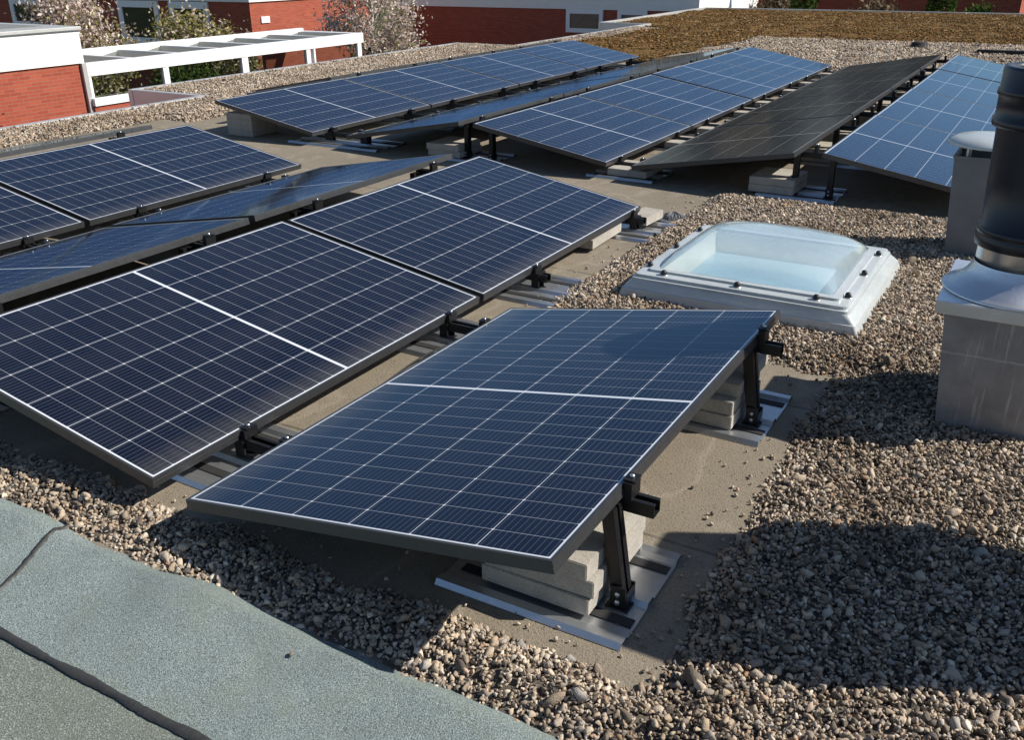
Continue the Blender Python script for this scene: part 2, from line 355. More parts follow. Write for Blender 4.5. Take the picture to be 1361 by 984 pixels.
def panelA(x, y, **k): return dict(loc=(x, y, Z0), rot=(0, -TILT, 0))              # rises towards +x, x = low edge
def panelB(x, y): return dict(loc=(x, y + PL, Z0), rot=(0, -TILT, math.pi))        # rises towards -x
place(pan, (.008, -.0129, .1352), (-.012, -R(9.8145), .0041), 'front solar panel standing alone before the skylight, tilted on concrete slabs', 'solar panels', 'solar panel')
def row(kind, x, ys, labels, proto=None):
    for y, l in zip(ys, labels):
        j = rnd.uniform(-.003, .003)
        d = panelA(x, y) if kind == 'A' else panelB(x, y)
        r = d['rot']; place(proto or pan, (x + j, d['loc'][1], Z0 + rnd.uniform(-.002, .002)), (rnd.uniform(-.002, .002), r[1] + rnd.uniform(-.003, .003), r[2]), l, 'solar panels', 'solar panel')
row('B', -.1765, [.032, 1.83], ['large dark solar panel left of the lone front panel, cut by the photo edge', 'dark solar panel left of the skylight with two loose concrete blocks at its low edge'])
row('A', -2.60, [.0, 1.80], ['hazy reflecting panel facing away, at the left edge behind the large dark panel', 'hazy reflecting panel facing away, ending just before the far array'])
row('B', -2.79, [.012, 1.808], ['dark solar panel of which only a corner shows at the left edge', 'dark solar panel in the left middle, its back corner nearest the gravel strip'])
row('A', -4.13 - cT, [-.12, 1.66], ['nearer panel seen almost edge-on beside the left gravel strip', 'farther panel seen almost edge-on beside the left gravel strip, ending by a black clamp'])
YF = [4.63 + k * 1.785 for k in range(4)]
F4 = ['nearest', 'second', 'third', 'farthest']
row('B', -3.612, YF, [f'{w} panel of the leftmost long blue row in the far array' for w in F4])
row('A', -2.13 - cT, YF, [f'{w} grazing-lit silvery panel in the thin second row of the far array' for w in F4])
row('B', -.877, YF, [f'{w} panel of the wide blue middle row in the far array' for w in F4])
row('A', -.684, YF, [f'{w} panel of the black row in the far array' for w in F4], panb)
row('B', 1.721, [4.66 + k * 1.785 for k in range(4)], [f'{w} panel of the light blue rightmost row near the black flue' for w in F4])
row('A', -4.90 - cT, YF[1:], [f'{w} edge-on sliver of a panel behind the leftmost blue row, facing the gravel strip' for w in ['nearest', 'middle', 'farthest']])

# ------------------------------------------------------------------ mounts
def plate_part(root, x0, x1):
    p = [(-.215, 0), (-.205, .014), (-.178, .014), (-.165, .003), (-.05, .003), (-.04, .016), (-.012, .016), (0, .003), (.15, .003), (.162, .015), (.19, .015), (.215, .0)]
    top = p; bot = [(y, z - .0022) for y, z in p]
    m = MB(); m.prism(top + bot[::-1], x0, x1, 'galv'); pl = m.build('base_plate', root)
    for y in (-.135, .105):
        r = MB(); r.box((x0 + .03, y, .0035), (x1 - .008, y + .032, .0065), 'rubber'); r.build('rubber_strip', root)
def leg_part(root, x, y, h, lean=-.02):
    m = MB(); w, d = .017, .026; g = .006
    sec = [(-w, -d), (w, -d), (w, -g), (w - .010, -g), (w - .010, g), (w, g), (w, d), (-w, d)]; k = len(sec)
    m.poly([(x + a + (lean if z else 0), y + b, (h if z else .012)) for z in (0, 1) for a, b in sec], [(i, (i + 1) % k, k + (i + 1) % k, k + i) for i in range(k)] + [tuple(range(k))[::-1], tuple(range(k, 2 * k))], 'rail')
    leg = m.build('leg', root)
    b = MB(); b.box((x - .030, y - .038, .0045), (x + .030, y + .038, .0085), 'rail').box((x - .020, y - .0325, .0085), (x + .020, y - .0275, .068), 'rail').box((x - .020, y + .0275, .0085), (x + .020, y + .0325, .05), 'rail').box((x + .0175, y - .0275, .0085), (x + .0215, y + .0275, .045), 'rail'); b.build('foot_bracket', leg)
    for z in (.025, .048):
        t = MB(); t.lathe([(.0001, 0), (.007, 0), (.007, .006), (.0001, .007)], 'bolt', n=8, mat=Matrix.Translation((x, y - .0325, z)) @ Matrix.Rotation(R(90), 4, 'X')); t.build('bolt', leg)
    return leg
def rail_part(root, x0, x1, y, z):
    m = MB(); t = .0035; w, h = .021, .036
    m.box((x0, y - w, z), (x1, y - w + t, z + h), 'rail').box((x0, y + w - t, z), (x1, y + w, z + h), 'rail').box((x0, y - w + t, z), (x1, y + w - t, z + t), 'rail')
    m.box((x0, y - w + t, z + h - t), (x1, y - w + .012, z + h), 'rail').box((x0, y + w - .012, z + h - t), (x1, y + w - t, z + h), 'rail'); m.build('rail', root)
def clamp_part(root, x, y, z, up=.03):
    m = MB(); m.box((x - .011, y - .028, z), (x + .011, y + .028, z + up), 'rail'); m.box((x - .016, y - .02, z + up), (x + .016, y + .02, z + up + .005), 'rail')
    m.lathe([(.0001, 0), (.0065, 0), (.0065, .006), (.0001, .007)], 'bolt', c=(x, y, z + up + .005), n=8); m.build('clamp', root)
ridge = empty('ridge_mount')
plate_part(ridge, -.32, .19); leg_part(ridge, -.105, -.055, .262, -.0); leg_part(ridge, .125, -.055, .262, 0); rail_part(ridge, -.12, .12, .0, .241); clamp_part(ridge, 0, 0, .279, .04)
for s in (-.093, .093): pass
single = empty('end_mount')
plate_part(single, -.32, .195); leg_part(single, .13, -.05, .275, -.04); rail_part(single, .035, .185, .005, .243); clamp_part(single, .118, .005, .279, .046)
valley = empty('valley_mount')
plate_part(valley, -.27, .25)
for s in (-1, 1):
    m = MB(); x = s * .105
    m.box((x - .03, -.03, .004), (x + .03, .03, .009), 'rail').box((x - .02, -.028, .009), (x + .02, -.022, .07), 'rail').box((x - .02, .022, .009), (x + .02, .028, .07), 'rail').box((x - .024, -.034, .07), (x + .024, .034, .086), 'rail')
    m.build('bracket', valley)
rail_part(valley, -.13, .13, 0, .045)
for s in (-1, 1): clamp_part(valley, s * .083, 0, .0865, .030)
vend = empty('low_end_mount')
plate_part(vend, -.27, .12)
m = MB(); m.box((-.105, -.03, .004), (-.045, .03, .009), 'rail').box((-.095, -.028, .009), (-.055, -.022, .07), 'rail').box((-.095, .022, .009), (-.055, .028, .07), 'rail').box((-.099, -.034, .07), (-.05, .034, .086), 'rail'); m.build('bracket', vend)
rail_part(vend, -.13, -.015, 0, .045); clamp_part(vend, -.0815, 0, .0865, .026)
slab = MB(); slab.box((-.15, -.17, 0), (.15, .17, .049), 'conc', bev=.0022); slab = slab.build('concrete_slab')
def slab_at(x, y, z, rz, label, sc=(1, 1, 1)):
    o = place(slab, (x, y, z), (0, 0, rz), label, 'concrete ballast slabs', 'concrete slab'); o.scale = sc; return o
# front panel's two end mounts and their slabs
place(single, (1.02, .373, .003), (0, 0, .01), 'silvery base plate with black leg under the front corner of the lone front panel', 'end mounts of the front panel', 'panel mount')
place(single, (1.02, 1.487, .003), (0, 0, -.01), 'silvery base plate with black leg under the lone front panel, nearer the skylight', 'end mounts of the front panel', 'panel mount')
for i, w in enumerate(['bottom', 'middle', 'top']):
    slab_at(.958 + [0, .006, -.004][i], .385 + [0, .004, 0][i], .0185 + i * .0495, [0, .02, -.012][i], f'{w} concrete slab under the front corner of the lone panel')
for i, w in enumerate(['bottom', 'middle', 'top']):
    slab_at(.958 + [0, -.005, .004, -.01][i], 1.48 + [0, .004, .05][i], .0185 + i * .0495, [0, .015, -.01, .01][i], f'{w} concrete slab by the back leg of the lone front panel')
# mounts under the rows: (kind, x, y list, place words)
def mounts(proto, x, ys, what, group, slabs=0, sx=-.27, wide=1.0):
    n = len(ys)
    for i, y in enumerate(ys):
        w = ORD[i] if i < n - 1 else 'farthest'
        if n == 1: w = 'only'
        place(proto, (x, y, .003), (0, 0, rnd.uniform(-.02, .02)), f'{w} black-silver mount {what}', group, 'panel mount').scale = (wide, 1, 1)
        for k in range(slabs):
            slab_at(x + sx + rnd.uniform(-.01, .01), y + rnd.uniform(-.01, .01), .0185 + k * .0495, rnd.uniform(-.03, .03), f'{["lower ", "upper "][k] if slabs > 1 else ""}slab by the {w} mount {what}')
nf = [YF[0] + .24] + [YF[k // 2] + (.36, 1.40)[k % 2] for k in range(1, 8)]
mounts(valley, -.09, [.40, 1.56], 'between the lone panel and the large dark panel', 'valley mounts')
mounts(vend, -.09, [2.30, 3.48], 'at the low edge left of the skylight', 'valley mounts')
mounts(ridge, -1.39, [.38, 1.42, 2.16, 3.22], 'on the ridge above the large dark panels', 'ridge mounts', 1)
mounts(valley, -2.70, [.38, 1.42, 2.16, 3.22], 'in the gap behind the hazy panels', 'valley mounts')
mounts(ridge, -4.02, [2.0, 3.05], 'on the ridge beside the left gravel strip', 'ridge mounts', 1)
mounts(valley, -3.43, nf, 'between the leftmost blue and silvery rows', 'valley mounts', wide=1.85)
mounts(ridge, -2.06, nf, 'between the silvery and wide blue rows', 'ridge mounts', 2)
mounts(valley, -.78, nf, 'between the wide blue and black rows', 'valley mounts', 1, .02)
mounts(ridge, .52, nf, 'between the black and light blue rows', 'ridge mounts', 2, -.22)
mounts(ridge, -4.81, nf[2:], 'on the ridge behind the leftmost blue row', 'ridge mounts')
mounts(valley, 1.80, nf[:2], 'under the low edge of the light blue row', 'valley mounts')
for k in range(4): slab_at(-4.53, 4.86, .003 + k * .0495, .02, f'{["lowest", "second", "third", "top"][k]} grey slab under the front left corner of the leftmost blue row')
o = MB(); o.box((-4.96, 5.25, .25), (-4.90, 6.40, .285), 'rail').box((-4.955, 5.27, .003), (-4.925, 5.31, .25), 'rail').box((-4.955, 5.85, .003), (-4.925, 5.89, .25), 'rail'); tag(o.build('support_rail'), 'long black support rail without a panel behind the leftmost blue row', 'rail')
slab_at(-.262, 3.16, .022, .03, 'long pale concrete block under the low edge of the panel left of the skylight', (.47, 1.2, 1.0))
slab_at(-.155, 3.615, .033, -.06, 'short pale concrete block near the roof drain, left of the skylight', (.42, .66, 1.0))
# cables
m = MB(); pts = [(-.12 + .02 * math.sin(t * 9), .55 + t * 1.2, .02 + .015 * math.sin(t * 7) ** 2) for t in np.linspace(0, 1, 30)]
m.tube(pts, .004, 'rubber', 6); tag(m.build('cable'), 'thin black cable lying in the gap beside the lone front panel', 'cable')

# ------------------------------------------------------------------ roof
RX = 9.0
OUT = [(-6.65, -9), (-6.65, 6.24), (-7.85, 6.24), (-7.85, 13.35), (-6.65, 13.35), (-6.65, 19.5), (-7.85, 19.5), (-7.85, 26.7), (RX, 26.7), (RX, -9)]
m = MB(); n = len(OUT)
m.poly([(x, y, 0) for x, y in OUT], [tuple(range(n))[::-1]], 'membrane'); struct(m.build('roof'))
m = MB(); ins = [(x + (.0), y) for x, y in OUT]
m.poly([(x, y, -.02) for x, y in OUT] + [(x, y, -3.2) for x, y in OUT], [(i, (i + 1) % n, n + (i + 1) % n, n + i) for i in range(n)], 'slate'); struct(m.build('building_below'))
m = MB()
def cop(a, b):
    (x0, y0), (x1, y1) = a, b; w = .045
    if x0 == x1: m.box((x0 - w, min(y0, y1) - w, -.16), (x0 + w, max(y0, y1) + w, .045), 'coping', bev=.006)
    else: m.box((min(x0, x1) + w, y0 - w, -.16), (max(x0, x1) - w, y0 + w, .044), 'coping', bev=.006)
for i in range(n - 2): cop(OUT[i], OUT[i + 1])
struct(m.build('roof_edge_trim'))
# felt strips in the foreground: grid sheet with undulation
def felt_h(x, y):
    e = max(0, min(1, (y + .52) / .36)); e = e * e * (3 - 2 * e)
    w = noise.noise(Vector((x * 2.1, y * 3.0, 3.1))); w2 = noise.noise(Vector((x * 4.7, y * 2.0, 7.7)))
    return .009 + .026 * e + (.030 * w + .012 * w2) * e + .004 * noise.noise(Vector((x * 12, y * 12, 9))) * e - (.03 * max(0, (y + .19) / .055) if y > -.19 else 0)
def grid(name, xs, ys, zf, k, keep=None, smooth=True):
    V = [(x, y, zf(x, y)) for y in ys for x in xs]; nx = len(xs); F = []
    for j in range(len(ys) - 1):
        for i in range(nx - 1):
            if keep is None or keep((xs[i] + xs[i + 1]) / 2, (ys[j] + ys[j + 1]) / 2): F.append((j * nx + i, j * nx + i + 1, (j + 1) * nx + i + 1, (j + 1) * nx + i))
    me = bpy.data.meshes.new(name); me.from_pydata(V, [], F); me.materials.append(M[k]); me.validate()
    bm = bmesh.new(); bm.from_mesh(me); bmesh.ops.delete(bm, geom=[v for v in bm.verts if not v.link_faces], context='VERTS'); bm.to_mesh(me); bm.free()
    if smooth: me.polygons.foreach_set('use_smooth', [True] * len(me.polygons))
    o = bpy.data.objects.new(name, me); COL.objects.link(o); return o
xs = np.arange(-6.5, 5, .03); 
def edge_y(x): return -.135 + .018 * noise.noise(Vector((x * 2.2, 0, 5)))
ys = [-.55 + i * .01025 for i in range(41)]
o = grid('roofing_felt', list(xs), ys, lambda x, y: felt_h(x, y), 'felt'); struct(o)
for v in o.data.vertices:
    t = (v.co.y + .55) / .41; e = edge_y(v.co.x); yy = -.51 + (e + .51) * t; v.co.y = yy; v.co.z = felt_h(v.co.x, yy)
o = grid('roofing_felt_lower', list(np.arange(-6.5, 5, .06)), [-6 + i * .0915 for i in range(61)], lambda x, y: .006 + .004 * noise.noise(Vector((x, y, 0))), 'felt_old'); struct(o)
# bitumen seams
def seam(name, pts, wf, lab=None):
    m = MB(); V = []; 
    for i, (x, y) in enumerate(pts):
        a = Vector(pts[max(i - 1, 0)]); b = Vector(pts[min(i + 1, len(pts) - 1)]); d = (b - a).normalized(); nrm = Vector((-d.y, d.x)); w = wf(i)
        for s, z in ((-1, .001), (-.6, .006), (.6, .006), (1, .001)):
            q = Vector((x, y)) + nrm * w * s; V.append((q.x, q.y, max(felt_h(q.x, q.y) if q.y > -.505 else .009, .009) + z))
    F = [(4 * i + j, 4 * i + j + 1, 4 * i + j + 5, 4 * i + j + 4) for i in range(len(pts) - 1) for j in range(3)]
    m.poly(V, F, 'tar', True); return struct(m.build(name))
seam('bitumen_seam', [(x, -.515 + .006 * noise.noise(Vector((x * 6, 1, 1)))) for x in np.arange(-6.5, 5, .012)], lambda i: .011 + .006 * noise.noise(Vector((i * .11, 0, 2))) + .003 * noise.noise(Vector((i * .7, 0, 2))))
cs = []
for t in np.linspace(0, 1, 40):
    x = -.235 - .10 * t + .018 * math.sin(t * 5.5); y = -.50 + .36 * t; cs.append((x + .004 * noise.noise(Vector((t * 20, 0, 0))), y))
seam('bitumen_lap', cs, lambda i: .0065 + .004 * noise.noise(Vector((i * .4, 0, 2))))
seam('bitumen_lap_lower', [(x, -.78 + .02 * noise.noise(Vector((x * 3, 1, 7)))) for x in np.arange(.2, 5, .02)], lambda i: .008 + .004 * noise.noise(Vector((i * .15, 0, 4))))

# ------------------------------------------------------------------ gravel and moss
def inroof(x, y): return x > (-7.76 if (6.3 < y < 13.3 or y > 19.55) else -6.56) and y < 26.6
GR = [(-6.7, 6, -.17, .08), (1.30, 6, -.17, 4.62), (-.03, 6, 1.96, 4.58), (-6.9, -5.92, -3, 5.6), (-8, -5.55, 5.0, 13), (-8, -6.15, 12.6, 18.6), (-3.45, 7, 12.05, 17.0), (2.1, 6, 4.6, 12.2)]
def gmask(x, y):
    d = max(min(x - a, b - x, y - c, e - y) for a, b, c, e in GR)
    s = 1 if y < 6 else 2.2
    d += .045 * s * noise.noise(Vector((x * 3.1, y * 3.1, 0))) + .025 * s * noise.noise(Vector((x * 11, y * 11, 4)))
    if y < -.05: d = min(d, y - edge_y(x) + .020 + .02 * noise.noise(Vector((x * 9, 3, 3))))
    return d if inroof(x, y) else -1
SKY = (.27, 1.28, 2.34, 3.38)
def gheight(x, y):
    d = gmask(x, y); return .030 * max(0, min(1, d / .16)) + (.008 * noise.noise(Vector((x * 4, y * 4, 8))) if d > .05 else 0)
def block(x, y): return (SKY[0] < x < SKY[1] and SKY[2] < y < SKY[3]) or (1.69 < x < 1.97 and 1.67 < y < 2.08)
xsn = list(np.arange(-.2, 4.4, .04)); ysn = list(np.arange(-.2, 4.7, .04))
struct(grid('gravel_bed', xsn, ysn, lambda x, y: gheight(x, y) - .002, 'bed', lambda x, y: gmask(x, y) > .01 and not (SKY[0] + .06 < x < SKY[1] - .06 and SKY[2] + .06 < y < SKY[3] - .06)))
struct(grid('gravel_bed_front', list(np.arange(-6.6, -.19, .05)), list(np.arange(-.2, .2, .03)), lambda x, y: gheight(x, y) - .002, 'bed', lambda x, y: gmask(x, y) > .01))
struct(grid('gravel_bed_left', list(np.arange(-7.8, -5.3, .08)), list(np.arange(-2, 18.7, .08)), lambda x, y: gheight(x, y) - .002, 'bed', lambda x, y: gmask(x, y) > .01))
struct(grid('gravel_bed_back', list(np.arange(-4, 7, .12)), list(np.arange(11.8, 17.6, .12)), lambda x, y: gheight(x, y) - .002, 'bed', lambda x, y: gmask(x, y) > .01))
stones = bpy.data.collections.new('stone_shapes')
def mkstone(i, col, k, flat=.55, rough=.35, sub=2, pre='stone_shape'):
    bm = bmesh.new(); bmesh.ops.create_icosphere(bm, subdivisions=sub, radius=1)
    o = Vector((i * 7.3, i * 3.1, i)); sy = .55 + .4 * ((i * 37) % 10) / 10
    for v in bm.verts:
        d = 1 + rough * noise.noise(v.co * 1.1 + o) + rough * .45 * noise.noise(v.co * 2.3 + o)
        v.co = Vector((v.co.x * d, v.co.y * d * sy, v.co.z * d * flat))
    # chip some flat faces
    for c in range(5):
        nn = Vector((math.sin(i * 2 + c * 2.1), math.cos(i + c * 1.7), math.sin(c * 3.3 + i) * .6)).normalized()
        for v in bm.verts:
            e = v.co.dot(nn) - .46
            if e > 0: v.co -= nn * e * .95
    me = bpy.data.meshes.new(pre); bm.to_mesh(me); bm.free(); me.materials.append(M[k])
    me.polygons.foreach_set('use_smooth', [True] * len(me.polygons))
    ob = bpy.data.objects.new(pre, me); col.objects.link(ob)
for i in range(8): mkstone(i + 1, stones, 'stone', .62, .55)
mosscol = bpy.data.collections.new('moss_shapes')
for i in range(4): mkstone(i + 31, mosscol, 'moss', .38, .7, 2, 'moss_shape')
def scatter(name, pts, scl, rot, col, label, cat):
    me = bpy.data.meshes.new(name); n = len(pts); me.vertices.add(n)
    me.vertices.foreach_set('co', np.asarray(pts, dtype=np.float32).ravel())
    a = me.attributes.new('scl', 'FLOAT_VECTOR', 'POINT'); a.data.foreach_set('vector', np.asarray(scl, dtype=np.float32).ravel())
    a = me.attributes.new('rotv', 'FLOAT_VECTOR', 'POINT'); a.data.foreach_set('vector', np.asarray(rot, dtype=np.float32).ravel())
    o = bpy.data.objects.new(name, me); COL.objects.link(o)
    g = bpy.data.node_groups.new(name + '_nodes', 'GeometryNodeTree')
    g.interface.new_socket('Geometry', in_out='INPUT', socket_type='NodeSocketGeometry'); g.interface.new_socket('Geometry', in_out='OUTPUT', socket_type='NodeSocketGeometry')
    N = g.nodes; Lk = g.links.new
    i = N.new('NodeGroupInput'); q = N.new('NodeGroupOutput'); ip = N.new('GeometryNodeInstanceOnPoints'); ci = N.new('GeometryNodeCollectionInfo')
    ci.inputs['Collection'].default_value = col; ci.inputs['Separate Children'].default_value = True; ci.inputs['Reset Children'].default_value = True
    ip.inputs['Pick Instance'].default_value = True
    a1 = N.new('GeometryNodeInputNamedAttribute'); a1.data_type = 'FLOAT_VECTOR'; a1.inputs['Name'].default_value = 'scl'
    a2 = N.new('GeometryNodeInputNamedAttribute'); a2.data_type = 'FLOAT_VECTOR'; a2.inputs['Name'].default_value = 'rotv'
    er = N.new('FunctionNodeEulerToRotation')
    rv = N.new('FunctionNodeRandomValue'); rv.data_type = 'INT'; rv.inputs[4].default_value = 0; rv.inputs[5].default_value = len(col.objects) - 1
    Lk(i.outputs[0], ip.inputs['Points']); Lk(ci.outputs[0], ip.inputs['Instance']); Lk(a1.outputs[0], ip.inputs['Scale']); Lk(a2.outputs[0], er.inputs[0]); Lk(er.outputs[0], ip.inputs['Rotation'])
    Lk(rv.outputs[2], ip.inputs['Instance Index']); Lk(ip.outputs[0], q.inputs[0])
    md = o.modifiers.new('scatter', 'NODES'); md.node_group = g
    tag(o, label, cat, None, 'stuff'); return o
def throw(rects, dens, smin, smax, layers=.018):
    P, Sc, Ro = [], [], []
    for x0, x1, y0, y1 in rects:
        for _ in range(int((x1 - x0) * (y1 - y0) * dens)):
            x = rnd.uniform(x0, x1); y = rnd.uniform(y0, y1); d = gmask(x, y)
            if d < -.005 or block(x, y): continue
            if d < .03 and rnd.random() > .35 + d * 20: continue
            s = smin * math.exp(abs(rnd.gauss(0, .5))) ; s = min(s, smax)
            if rnd.random() < .012: s *= 1.8
            z = gheight(x, y) + s * .2 + rnd.random() ** 2 * layers * max(0, min(1, d / .12))
            P.append((x, y, z)); Sc.append((s * rnd.uniform(.9, 1.35), s * rnd.uniform(.62, 1.15), s * rnd.uniform(.6, 1.35))); Ro.append((rnd.gauss(0, .35), rnd.gauss(0, .35), rnd.uniform(0, 6.28)))
    return P, Sc, Ro
P, Sc, Ro = throw([(-1.6, 2.5, -.17, .25), (1.2, 2.5, .25, 4.7), (-.12, 1.2, 1.85, 4.7)], 15500, .0042, .0165)
a = throw([(-6.6, -1.6, -.17, .25), (2.5, 4.2, -.17, 4.7)], 2600, .010, .02)
scatter('gravel', P + a[0], Sc + a[1], Ro + a[2], stones, 'loose beige and grey gravel around the skylight and along the felt strip', 'gravel')
P, Sc, Ro = throw([(-6.6, -5.3, -1, 6.3), (-7.8, -5.3, 6.3, 13.3), (-7.8, -6.0, 13.3, 18.7)], 4200, .0078, .018)
a = throw([(-3.7, 5, 11.9, 17.5), (2.1, 4, 4.7, 12)], 1900, .0115, .026)
scatter('far_gravel', P + a[0], Sc + a[1], Ro + a[2], stones, 'pale gravel strip along the roof edge and behind the far array', 'gravel')
# stray pebbles on the membrane
P, Sc, Ro = [], [], []
for _ in range(190):
    k = rnd.random()
    if k < .45: x, y = 1.30 - abs(rnd.gauss(0, .09)), rnd.uniform(.1, 1.95)
    elif k < .75: x, y = -.03 - abs(rnd.gauss(0, .07)), rnd.uniform(1.95, 4.6)
    else: x, y = rnd.uniform(-.3, 1.3), .1 + abs(rnd.gauss(0, .08))
    if rnd.random() < .12: x, y = rnd.uniform(-.2, 1.3), rnd.uniform(-.4, 3)
    s = rnd.uniform(.004, .009); zz = .003 + s * .4 + (felt_h(x, y) if y < -.14 else 0)
    if rnd.random() < .5 and y > 1.9: zz += 0
    P.append((x, y, zz)); Sc.append((s, s, s)); Ro.append((0, 0, rnd.uniform(0, 6.28)))
for _ in range(9000):
    x = rnd.uniform(-.35, 1.34); y = rnd.uniform(.02, 4.9)
    if gmask(x, y) > .02 or noise.noise(Vector((x * 2.5, y * 2.5, 20))) + rnd.gauss(0, .25) < .12: continue
    s = rnd.uniform(.0009, .0028); P.append((x, y, s * .5)); Sc.append((s, s, s)); Ro.append((0, 0, rnd.uniform(0, 6.28)))
scatter('stray_pebbles', P, Sc, Ro, stones, 'single stray pebbles and grit on the bare roof membrane', 'pebbles')
# moss
def mossmask(x, y):
    if not inroof(x, y) or x > 8.7: return -1
    d = max(min(x + 7.6, -3.5 - x, y - 12.15), min(x + 7.6, y - 16.9)); d = min(d, 26.55 - y)
    if y < 19: d = min(d, x + 6.15)
    return d + .5 * noise.noise(Vector((x * .5, y * .5, 1))) + .25 * noise.noise(Vector((x * 2, y * 2, 1)))
struct(grid('moss_ground', list(np.arange(-7.8, 8.9, .14)), list(np.arange(11.9, 26.7, .14)), lambda x, y: .012 + .03 * max(0, noise.noise(Vector((x * 2, y * 2, 3)))), 'mossbase', lambda x, y: mossmask(x, y) > 0))
P, Sc, Ro = [], [], []
while len(P) < 42000:
    x = rnd.uniform(-7.8, 5); y = 12 + 14.7 * rnd.random()
    if mossmask(x, y) < -.06 or noise.noise(Vector((x * 1.3, y * 1.3, 6))) + rnd.gauss(0, .3) < -.25: continue
    s = rnd.uniform(.014, .040) * (1.5 if rnd.random() < .08 else 1); P.append((x, y, .02)); Sc.append((s, s * rnd.uniform(.6, 1.2), s * rnd.uniform(.35, .9))); Ro.append((rnd.gauss(0, .3), rnd.gauss(0, .3), rnd.uniform(0, 6.28)))
scatter('moss', P, Sc, Ro, mosscol, 'brown and orange moss covering the far end of the roof', 'moss')

# ------------------------------------------------------------------ skylight
sk = empty('skylight', (0, 0, 0)); tag(sk, 'white domed acrylic skylight with black screws set in the gravel', 'skylight')
def ring(m, lo, hi, k, smooth=False):   # lists of 4 corner points
    m.poly(lo + hi, [(i, (i + 1) % 4, 4 + (i + 1) % 4, 4 + i) for i in range(4)], k, smooth)
def rc(x0, x1, y0, y1, z): return [(x0, y0, z), (x1, y0, z), (x1, y1, z), (x0, y1, z)]
def rrect(x0, x1, y0, y1, z, r, n=7):
    out = []
    for cx, cy, a0 in ((x1 - r, y1 - r, 0), (x0 + r, y1 - r, 90), (x0 + r, y0 + r, 180), (x1 - r, y0 + r, 270)):
        for i in range(n + 1): a = R(a0 + 90 * i / n); out.append((cx + r * math.cos(a), cy + r * math.sin(a), z))
    return out
def loops(m, Ls, k, close=False):
    n = len(Ls[0]); V = [p for l in Ls for p in l]; F = [(j * n + i, j * n + (i + 1) % n, (j + 1) * n + (i + 1) % n, (j + 1) * n + i) for j in range(len(Ls) - 1) for i in range(n)]
    if close: F.append(tuple(range((len(Ls) - 1) * n, len(Ls) * n)))
    m.poly(V, F, k, True)
m = MB(); loops(m, [rrect(.262, 1.285, 2.332, 3.375, -.01, .012), rrect(.268, 1.28, 2.336, 3.37, .068, .012), rrect(.272, 1.276, 2.344, 3.366, .070, .012), rrect(.42, 1.16, 2.46, 3.24, .071, .01)], 'curb'); m.build('curb', sk)
X0, X1, Y0, Y1 = .318, 1.248, 2.372, 3.292
m = MB()   # outer flange: flared skirt + stepped rim, crisp steps
st = [(.245, 1.318, 2.312, 3.385, .030, .012), (.247, 1.316, 2.314, 3.382, .036, .012), (.262, 1.300, 2.318, 3.362, .078, .014), (.264, 1.298, 2.324, 3.36, .080, .014), (.290, 1.270, 2.338, 3.335, .112, .028), (.294, 1.267, 2.341, 3.332, .114, .028), (.296, 1.265, 2.343, 3.330, .126, .028), (.306, 1.256, 2.356, 3.315, .128, .026),
      (.308, 1.254, 2.358, 3.313, .141, .026), (X0, X1, Y0, Y1, .143, .022), (.352, 1.214, 2.408, 3.262, .144, .02), (.354, 1.212, 2.410, 3.26, .154, .02), (.392, 1.176, 2.444, 3.226, .155, .02), (.394, 1.174, 2.446, 3.224, .145, .02), (.400, 1.168, 2.452, 3.218, .1445, .02)]
L0 = [rrect(*t, n=4) for t in st]; V = [p for l in L0 for p in l]; nn_ = len(L0[0])
m.poly(V, [(j * nn_ + i, j * nn_ + (i + 1) % nn_, (j + 1) * nn_ + (i + 1) % nn_, (j + 1) * nn_ + i) for j in range(len(L0) - 1) for i in range(nn_)], 'skirt'); m.build('outer_flange', sk)
m = MB(); loops(m, [rrect(.400, 1.168, 2.452, 3.218, .144, .02), rrect(.430, 1.142, 2.475, 3.19, .045, .02)], 'reveal')
loops(m, [rrect(.430, 1.142, 2.475, 3.19, .045, .02), rrect(.431, 1.141, 2.476, 3.189, .0449, .02)], 'shaft', True); m.build('raised_shaft_floor', sk)  # pale floor raised under the dome, added to brighten the dark interior
m = MB(); nx = 36; V = []; hx, hy = .386, .386; cx0, cy0 = .784, 2.835
for j in range(nx + 1):
    for i in range(nx + 1):
        u, v = -1 + 2 * i / nx, -1 + 2 * j / nx
        h = ((1 - abs(u) ** 3.4) * (1 - abs(v) ** 3.4)) ** .5 if abs(u) < 1 and abs(v) < 1 else 0
        V.append((cx0 + u * (hx + .004), cy0 + v * (hy + .004), .1555 + .112 * h))
m.poly(V, [(j * (nx + 1) + i, j * (nx + 1) + i + 1, (j + 1) * (nx + 1) + i + 1, (j + 1) * (nx + 1) + i) for j in range(nx) for i in range(nx)], 'acrylic', True); m.build('dome', sk)
def knob(x, y):
    m = MB(); m.lathe([(.0001, .022), (.008, .022), (.012, .018), (.0135, .006), (.015, 0)], 'screw', c=(x, y, .1435), n=16)
    k = m.build('screw_knob', sk); w = MB(); w.lathe([(.0145, 0), (.02, .0), (.02, .003), (.0145, .003)], 'bolt', c=(x, y, .1435), n=16); w.build('washer', k)
for f in (.12, .5, .88): knob(X0 + .018, Y0 + .9 * f); knob(X1 - .018, Y0 + .9 * f); knob(X0 + .92 * (.13 + .37 * (f - .12) / .38), Y0 + .018); knob(X0 + .92 * (.13 + .37 * (f - .12) / .38), Y1 - .018)

